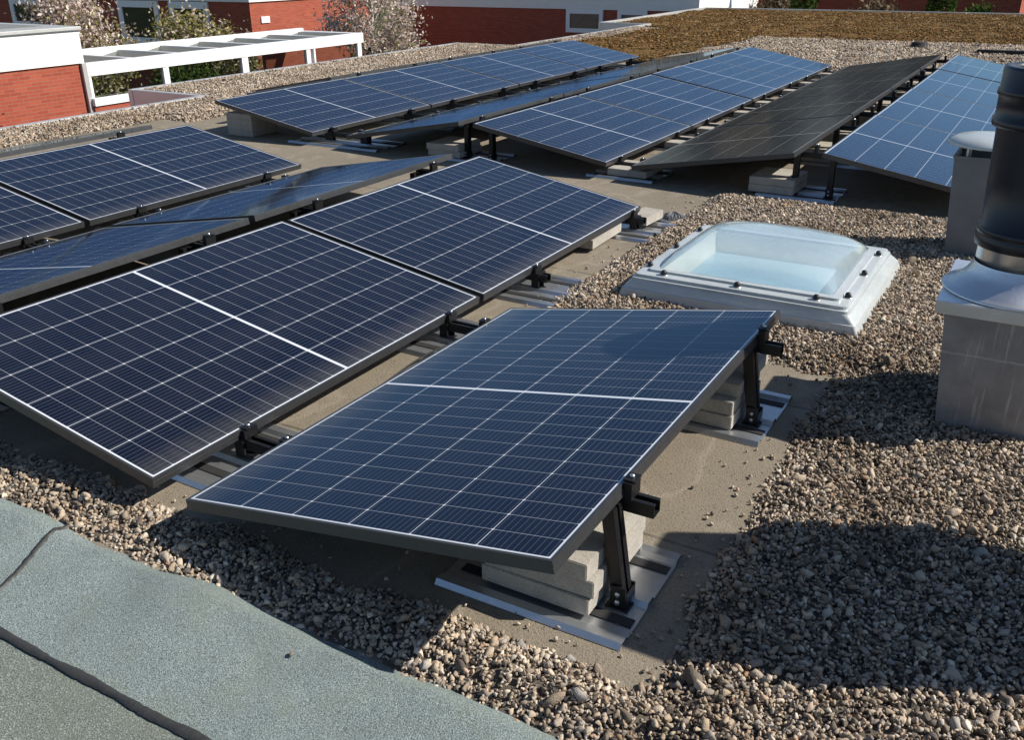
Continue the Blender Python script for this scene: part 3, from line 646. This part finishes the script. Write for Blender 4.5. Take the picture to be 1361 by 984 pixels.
# ------------------------------------------------------------------ chimney with flue
ch = empty('chimney', (0, 0, 0)); tag(ch, 'grey streaked chimney box carrying a thick black flue pipe at the right edge', 'chimney')
m = MB(); m.poly([(1.700, 1.66, -.02), (1.99, 1.66, -.02), (1.99, 2.10, -.02), (1.700, 2.10, -.02), (1.655, 1.655, .47), (2.03, 1.655, .47), (2.03, 2.10, .47), (1.655, 2.10, .47)], [(3, 2, 1, 0), (4, 5, 6, 7), (0, 1, 5, 4), (1, 2, 6, 5), (2, 3, 7, 6), (3, 0, 4, 7)], 'chim'); m.build('chimney_box', ch)
cxp, cyp = 1.842, 1.872
m = MB()
m.box((1.630, 1.628, .430), (2.06, 2.125, .472), 'lead', bev=.003)
m.lathe([(.214, .4735), (.222, .4725), (.2245, .478), (.220, .483), (.206, .485), (.202, .489), (.185, .500), (.163, .520), (.150, .540), (.1405, .566)], 'lead', c=(cxp, cyp - .022, 0), n=96); m.build('flashing', ch)
m = MB(); m.lathe([(.139, .53), (.139, .642), (.141, .646), (.139, .65)], 'steel', c=(cxp, cyp, 0), n=64); m.build('steel_sleeve', ch)
m = MB(); m.lathe([(.140, .615), (.152, .617), (.154, .622), (.154, .652), (.151, .656), (.154, .660), (.152, .676), (.144, .682), (.150, .83), (.156, 1.0)], 'pipe', c=(cxp, cyp, 0), n=72)
fl = m.build('flue_pipe', ch)
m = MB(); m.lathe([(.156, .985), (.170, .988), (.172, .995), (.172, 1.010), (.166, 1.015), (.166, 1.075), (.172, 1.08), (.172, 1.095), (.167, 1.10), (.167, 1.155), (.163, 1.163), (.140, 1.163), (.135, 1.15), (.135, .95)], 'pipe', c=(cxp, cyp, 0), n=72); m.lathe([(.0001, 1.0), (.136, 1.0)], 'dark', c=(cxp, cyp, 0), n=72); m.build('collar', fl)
# second vent: zinc box with a clear cap
vb = empty('vent_box', (0, 0, 0)); tag(vb, 'small grey metal vent box with a translucent cap behind the black flue', 'vent')
x0, x1, y0, y1 = 1.475, 1.76, 3.73, 4.02
m = MB(); d_ = .04
def rq(k, z, ins): o_ = d_ * z / .54; return [(x0 - o_ + ins, y0 + ins, z), (x1 + ins * -1, y0 + ins, z), (x1 - ins, y1 - ins, z), (x0 - o_ + ins, y1 - ins, z)]
L_ = [rq(0, 0, 0), rq(0, .525, 0), rq(0, .527, -.004), rq(0, .54, -.004), rq(0, .54, .008), rq(0, .3, .008)]
m.poly([p for l in L_ for p in l], [(j_ * 4 + i_, j_ * 4 + (i_ + 1) % 4, (j_ + 1) * 4 + (i_ + 1) % 4, (j_ + 1) * 4 + i_) for j_ in range(5) for i_ in range(4)], 'zinc')
m.poly(rq(0, .301, .008), [(0, 1, 2, 3)], 'dark'); m.build('vent_body', vb)
m = MB(); m.lathe([(.0001, .640), (.09, .637), (.17, .625), (.205, .604), (.215, .590), (.209, .588), (.19, .600), (.16, .614), (.0001, .628)], 'skirt', c=(1.59, 3.87, 0), n=48); m.build('vent_cap', vb)
for dx, dy in ((-.1, -.1), (.1, .1), (-.1, .1), (.1, -.1)):
    m = MB(); m.box((1.59 + dx - .005, 3.87 + dy - .005, .31), (1.59 + dx + .005, 3.87 + dy + .005, .625), 'wframe'); m.build('cap_support', vb)
m = MB(); m.box((1.37, 3.62, .03), (1.87, 4.12, .036), 'galv')
for i in range(8): m.lathe([(.0001, .004), (.006, .004), (.007, 0)], 'screw', c=(1.395 + (i % 4) * .14, 3.645 if i < 4 else 4.095, .036), n=10)
m.build('base_flashing', vb)
# a third chimney just right of the picture (its shadow crosses the gravel)
c3 = empty('chimney', (0, 0, 0)); tag(c3, 'hooded grey chimney outside the right edge, casting the shadow over the front gravel', 'chimney')
m = MB(); m.box((2.30, .78, -.02), (2.60, 1.08, .42), 'chim', bev=.004); m.build('chimney_box', c3)
m = MB(); m.box((2.22, .70, .42), (2.70, 1.20, .47), 'lead', bev=.006); m.build('flashing', c3)
m = MB(); m.box((2.24, .74, .47), (2.68, 1.24, 1.0), 'zinc', bev=.01); m.build('hood', c3)
# roof drain, far drain cover, far bar
dr = empty('roof_drain', (-.06, 3.83, 0)); tag(dr, 'round roof drain with slotted leaf guard beside the pale concrete block', 'drain')
m = MB(); m.lathe([(.115, .002), (.11, .010), (.07, .008), (.06, .004), (.0001, .004)], 'zinc', n=32); m.build('drain_flange', dr)
m = MB()
for i in range(14):
    a = 2 * math.pi * i / 14; m.tube([(.055 * math.cos(a), .055 * math.sin(a), .006), (.05 * math.cos(a), .05 * math.sin(a), .03), (.012 * math.cos(a), .012 * math.sin(a), .045)], .0035, 'zinc', 5)
m.build('leaf_guard', dr)
d2 = empty('roof_drain', (-.38, 15.9, .02)); tag(d2, 'round dark vent cover in the far gravel behind the black row', 'vent cover')
m = MB(); m.lathe([(.28, .0), (.22, .015), (.14, .02), (.13, .09), (.10, .11), (.0001, .115)], 'rubber', n=32); m.build('cover', d2)
o = MB(); o.box((.55, 15.15, .04), (2.6, 15.27, .10), 'rubber', bev=.01); tag(o.build('dark_bar'), 'long dark bar lying on the far gravel at the right', 'duct')  # long near-black bar on the far gravel

# ------------------------------------------------------------------ ground
m = MB(); m.poly([(-600, -600, -3.2), (600, -600, -3.2), (600, 600, -3.2), (-600, 600, -3.2)], [(0, 1, 2, 3)], 'ground'); struct(m.build('ground'))
# ------------------------------------------------------------------ houses
def wall_box(root, name, a, b, k): m = MB(); m.box(a, b, k); return m.build(name, root)
def window(root, axis, c, u0, u1, z0, z1, pane='glass', fw=.14, div=None):
    # axis 'y': wall facing -y at y=c ; axis 'x': wall facing +x at x=c
    f = MB()
    def bx(ua, ub, za, zb, d0, d1, mm, k):
        if axis == 'y': mm.box((ua, c - d1, za), (ub, c - d0, zb), k)
        else: mm.box((c + d0, ua, za), (c + d1, ub, zb), k)
    bx(u0, u1, z0, z0 + fw, 0, .06, f, 'wframe'); bx(u0, u1, z1 - fw, z1, 0, .06, f, 'wframe'); bx(u0, u0 + fw, z0 + fw, z1 - fw, 0, .06, f, 'wframe'); bx(u1 - fw, u1, z0 + fw, z1 - fw, 0, .06, f, 'wframe')
    if div: bx(div - fw / 2, div + fw / 2, z0 + fw, z1 - fw, 0, .06, f, 'wframe')
    w = f.build('window', root); p = MB(); bx(u0 + fw, u1 - fw, z0 + fw, z1 - fw, .002, .02, p, pane); p.build('pane', w); return w
hA = empty('house', (-15, 4, -3.2)); tag(hA, 'brick house with broad white fascia at the left edge, flat grey roof', 'house')
def rel(o, root):
    for c in root.children: c.location = (c.location[0] - root.location[0], c.location[1] - root.location[1], c.location[2] - root.location[2])
wall_box(hA, 'wall', (-22, -4, -3.2), (-12.03, 8.62, -.06), 'brick'); wall_box(hA, 'fascia', (-22, -4, -.06), (-12.0, 8.67, .44), 'white')
m = MB(); m.box((-22.05, -4, .44), (-11.96, 8.71, .50), 'coping', bev=.01); m.build('roof_coping', hA)
wall_box(hA, 'roof', (-21.8, -3.8, .50), (-12.35, 8.35, .515), 'greyroof')
m = MB(); m.box((-12.03, 8.6, -3.2), (-11.97, 8.68, -.06), 'coping'); m.build('downpipe', hA); rel(None, hA)
pg = empty('garden_pavilion', (-12.5, 12, -3.2)); tag(pg, 'white framed glazed garden pavilion with open beamed roof beyond the roof edge', 'pavilion')
YA, YB = 8.68, 15.86
wall_box(pg, 'beam', (-12.1, YA, -.275), (-12.0, YB, -.07), 'wframe'); wall_box(pg, 'beam', (-13.85, YA, -.275), (-13.75, YB, -.02), 'wframe')
wall_box(pg, 'beam', (-13.75, YB - .1, -.27), (-12.1, YB, -.075), 'wframe')
for i in range(8):
    y = YA + .03 + i * (YB - YA - .2) / 7
    wall_box(pg, 'rafter', (-13.75, y, -.26), (-12.1, y + .07, -.08), 'wframe')
    if i < 7:
        y2 = YA + .03 + (i + 1) * (YB - YA - .2) / 7
        m = MB(); m.poly([(-13.74, y + .07, -.25), (-12.11, y + .07, -.25), (-12.11, y2, -.10), (-13.74, y2, -.10)], [(0, 1, 2, 3)], 'polyc'); m.build('roof_sheet', pg)
for y, w in ((8.72, .07), (10.29, .12), (12.21, .16), (14.03, .12), (14.22, .05), (15.72, .13)):
    m = MB(); m.box((-12.09, y - w / 2, -3.2), (-12.01, y + w / 2, -.28), 'wframe'); m.build('post', pg)
for a, b in ((8.76, 10.22), (10.36, 12.12), (12.30, 13.96), (14.26, 15.64)):
    m = MB(); m.box((-12.06, a, -3.1), (-12.045, b, -.285), 'seeglass'); m.build('glass_pane', pg)
wall_box(pg, 'sill', (-12.0, 8.66, -.74), (-11.9, 9.55, -.62), 'wframe'); wall_box(pg, 'low_wall', (-12.0, 8.66, -3.2), (-11.93, 9.60, -.745), 'brick')
wall_box(pg, 'back_wall', (-14.3, 15.0, -3.2), (-14.2, 17.4, -.45), 'brick')
rel(None, pg)
hB = empty('house', (-25, 24, -3.2)); tag(hB, 'red brick house with sunlit side wall behind the pavilion', 'house')
wall_box(hB, 'wall', (-36, 20, -3.2), (-19.5, 25.6, .28), 'brick'); wall_box(hB, 'fascia', (-36.05, 19.95, .28), (-19.45, 25.65, 1.0), 'white')
for u0, u1, z0 in ((-31.0, -28.4, -.7), (-25.3, -23.4, -1.05), (-22.9, -21.2, -1.05)): window(hB, 'y', 20, u0, u1, z0, .26, 'glass', .2)
m = MB(); m.box((-19.5, 20.4, -.32), (-19.46, 20.75, -.14), 'wframe'); m.build('wall_lamp', hB); rel(None, hB)
hC = empty('house', (-13, 29, -3.2)); tag(hC, 'shaded dark red brick house with grey-white fascia beyond the roof edge, top middle', 'house')
wall_box(hC, 'wall', (-19.2, 27.0, -3.2), (-8.16, 33, -.10), 'brick'); wall_box(hC, 'fascia', (-19.25, 26.95, -.10), (-8.1, 33.05, 1.1), 'white')
wall_box(hC, 'side_panel', (-8.155, 27.0, -3.2), (-8.11, 33, -.101), 'white')
for u0, u1 in ((-12.55, -11.25), (-10.75, -9.75)): window(hC, 'y', 27.0, u0, u1, -.80, -.102, 'curtain', .13)
rel(None, hC)
hD = empty('house', (-4, 38, -3.2)); tag(hD, 'low red brick house behind the far roof edge, top right', 'house')
wall_box(hD, 'wall', (-9, 36, -3.2), (0, 42, .6), 'brick'); wall_box(hD, 'fascia', (-9.05, 35.95, .6), (.05, 42.05, 1.3), 'white')
rel(None, hD)

# ------------------------------------------------------------------ plants
def leaves(m, pts, size, k, rr):
    vs, fs = [], []
    for p in pts:
        a = Vector((rr.gauss(0, 1), rr.gauss(0, 1), rr.gauss(0, 1))).normalized(); b = a.orthogonal().normalized(); s = size * rr.uniform(.5, 1.4)
        q = Matrix.Rotation(rr.uniform(0, 6.28), 3, a) @ b; w = a.cross(q)
        i = len(vs); vs += [p - q * s, p + w * s * .55, p + q * s, p - w * s * .55]; fs.append((i, i + 1, i + 2, i + 3))
    me_v = [m.bm.verts.new(v) for v in vs]; mi = m.mi(k)
    for f in fs: F = m.bm.faces.new([me_v[j] for j in f]); F.material_index = mi
def tree(name, x, y, h, rad, label, cat, kl='blossom', kb='barkpale', nl=9000, size=.07, base=-3.2, lowfrac=.3, group=None, squash=1.0, seed=0, nb=16, k2=None):
    rr = random.Random(seed * 13 + 5); root = empty(name, (x, y, base)); tag(root, label, cat, group)
    m = MB(); z1 = h * lowfrac; tips = []
    m.tube([(0, 0, 0), (.03, .02, z1 * .5), (rr.uniform(-.1, .1), rr.uniform(-.1, .1), z1), (rr.uniform(-.2, .2), rr.uniform(-.2, .2), h * .75)], [.11, .09, .075, .02], kb)
    for i in range(nb):
        a = 6.28 * i / nb * 2.4 + rr.uniform(-.4, .4); t = rr.random(); z = z1 + t * (h * .85 - z1); r = rad * math.sqrt(max(.12, 1 - (t * 1.05) ** 2)) * rr.uniform(.6, 1.05)
        p0 = Vector((0, 0, z * .85)); p2 = Vector((r * math.cos(a), r * math.sin(a), min(h, z + rr.uniform(.1, .35) * r * squash + .1))); p1 = (p0 + p2) / 2 + Vector((0, 0, -.08 * r))
        m.tube([p0, p1, p2], [.04, .025, .008], kb, 5)
        for q in (.45, .7, .9, 1.0): tips.append(p0.lerp(p2, q))
        for j in range(3):
            e = p1.lerp(p2, rr.random()) ; d = Vector((rr.gauss(0, 1), rr.gauss(0, 1), rr.gauss(0, .8))).normalized() * rad * .3
            m.tube([e, e + d], [.014, .004], kb, 4); tips.append(e + d)
    m.build('trunk', root)
    c = MB(); pts = []
    for i in range(nl):
        t = tips[rr.randrange(len(tips))]; g = rad * .14; pts.append(t + Vector((rr.gauss(0, g), rr.gauss(0, g), rr.gauss(0, g * .8))))
    if k2:
        zt = sorted(p.z for p in pts)[int(len(pts) * .5)]
        leaves(c, [p for p in pts if p.z + rr.gauss(0, .3) > zt], size, kl, rr); leaves(c, [p for p in pts if p.z + rr.gauss(0, .3) <= zt], size, k2, rr)
    else: leaves(c, pts, size, kl, rr)
    c.build('crown', root); return root
TS = globals().get('TREES', True)
tree('blossom_tree', -16.8, 11.75, 5.0, 1.45, 'white blossoming tree behind the pavilion, just right of the white fascia', 'tree', 'blossom', 'bark', 11000, .043, seed=1, k2='blossomg', group=None, nb=22)
tree('blossom_bush', -16.2, 14.9, 4.0, 1.5, 'pink and yellow-green flowering bush behind the pavilion, before the brick corner', 'bush', 'blossomg', 'bark', 15000, .045, seed=2, lowfrac=.15, nb=22)
tree('blossom_tree', -14.2, 19.0, 5.2, 1.2, 'pink-white blossoming tree with pale trunk between two brick walls', 'tree', 'blossom', 'barkpale', 9500, .043, seed=3, lowfrac=.42, nb=24)
tree('dark_hedge', -13.6, 18.2, 2.6, 1.2, 'dark green hedge at the foot of the pale-trunked blossoming tree', 'hedge', 'hedge', 'bark', 9000, .08, seed=4, lowfrac=.05)
tree('dark_hedge', -16.5, 11.0, 2.6, 1.4, 'dark hedge seen through the nearest pavilion window', 'hedge', 'green', 'bark', 7000, .06, seed=5, lowfrac=.05)
tree('dark_hedge', -15.9, 14.2, 2.6, 1.3, 'dark hedge seen through the middle pavilion windows', 'hedge', 'green', 'bark', 7000, .06, seed=6, lowfrac=.05)
tree('red_shrub', -11.3, 6.6, 2.75, .75, 'red-leaved shrub before the brick wall at the left edge', 'shrub', 'red', 'bark', 900, .045, seed=7, lowfrac=.3)
for i, (x, y) in enumerate(((-6.0, 31), (-1.95, 31.5))):
    root = empty('thuja', (x, y, -3.2)); tag(root, ['slim green conifer behind the roof edge, nearer the white wall', 'slim green conifer behind the roof edge, nearer the right'][i], 'conifer', 'slim conifers')
    m = MB(); m.tube([(0, 0, 0), (0, 0, 1)], [.08, .06], 'bark'); m.build('trunk', root)
    c = MB(); rr = random.Random(i + 60); pts = []
    for _ in range(5000):
        z = rr.uniform(.2, 5.2); r = .42 * min(1, (5.3 - z) / 1.6) * math.sqrt(rr.uniform(.5, 1)); a = rr.uniform(0, 6.28); pts.append(Vector((r * math.cos(a), r * math.sin(a), z)))
    leaves(c, pts, .07, 'green', rr); c.build('crown', root)
for i, (x, y, r, h, k, l) in enumerate(((-7.2, 32.5, 1.3, 3.6, 'dry', 'brown leafless-looking bush beside the white wall at the top'), (-4.3, 32.0, 1.4, 3.6, 'dry', 'wide brown bush between the two slim conifers'), (-.6, 31.5, 1.0, 3.9, 'green', 'bright green bush right of the second slim conifer'), (1.7, 32, 1.6, 5.0, 'hedge', 'dark evergreen bush at the top right corner'), (4.6, 32, 1.9, 5.6, 'hedge', 'dark evergreen mostly beyond the top right corner'))):
    tree('garden_bush', x, y, h, r, l, 'bush', k, 'bark', 6500, .08, seed=20 + i, lowfrac=.08)
for i, (x, y, h, r) in enumerate(((-14, 47, 10.5, 4), (-7, 50, 11.5, 4.6), (-22, 42, 10, 4.0))):
    tree('tall_tree', x, y, h, r, f'tall dark tree beyond the far brick house, {["first", "second", "third", "fourth", "fifth", "sixth"][i]} of the row, mirrored in the panels', 'tree', 'hedge', 'bark', 7000, .26, seed=40 + i, lowfrac=.2, group='tall trees beyond the houses')

# ------------------------------------------------------------------ light, world, camera
el = R(38.5); az = math.atan2(.89, .45)
w = bpy.data.worlds.new('World'); S.world = w; w.use_nodes = True; nt = w.node_tree; nt.nodes.clear()
sky = nt.nodes.new('ShaderNodeTexSky'); sky.sky_type = 'NISHITA'; sky.sun_disc = False; sky.sun_elevation = el; sky.sun_rotation = az; sky.altitude = 100; sky.air_density = 1.0; sky.dust_density = .4; sky.ozone_density = 3.0
bg = nt.nodes.new('ShaderNodeBackground'); bg.inputs[1].default_value = .074; wo = nt.nodes.new('ShaderNodeOutputWorld')
nt.links.new(sky.outputs[0], bg.inputs[0]); nt.links.new(bg.outputs[0], wo.inputs[0])
sd = bpy.data.lights.new('sun', 'SUN'); sd.energy = 5.0; sd.angle = R(.55); sd.color = (1.0, .93, .83)
so = bpy.data.objects.new('sun', sd); COL.objects.link(so)
sv = Vector((math.sin(az) * math.cos(el), math.cos(az) * math.cos(el), math.sin(el))); so.rotation_euler = sv.to_track_quat('Z', 'Y').to_euler()
yaw, pit, rol = -.5275, .4232, -.0081
F = Vector((math.sin(yaw) * math.cos(pit), math.cos(yaw) * math.cos(pit), -math.sin(pit))); Rt = Vector((math.cos(yaw), -math.sin(yaw), 0)); U = Rt.cross(F)
R2 = Rt * math.cos(rol) + U * math.sin(rol); U2 = -Rt * math.sin(rol) + U * math.cos(rol)
cd = bpy.data.cameras.new('camera'); cam = bpy.data.objects.new('camera', cd); COL.objects.link(cam)
mt = Matrix((R2, U2, -F)).transposed().to_4x4(); mt.translation = (1.8488, -1.4092, 1.4735); cam.matrix_world = mt
cd.sensor_width = 36; cd.lens = 1223.717 / 1361 * 36; cd.clip_start = .05; cd.clip_end = 2000; S.camera = cam
S.view_settings.view_transform = 'Standard'; S.view_settings.look = 'None'; S.view_settings.gamma = 1; S.view_settings.use_curve_mapping = False; S.view_settings.exposure = .48
S.cycles.max_bounces = 8; S.cycles.transparent_max_bounces = 12
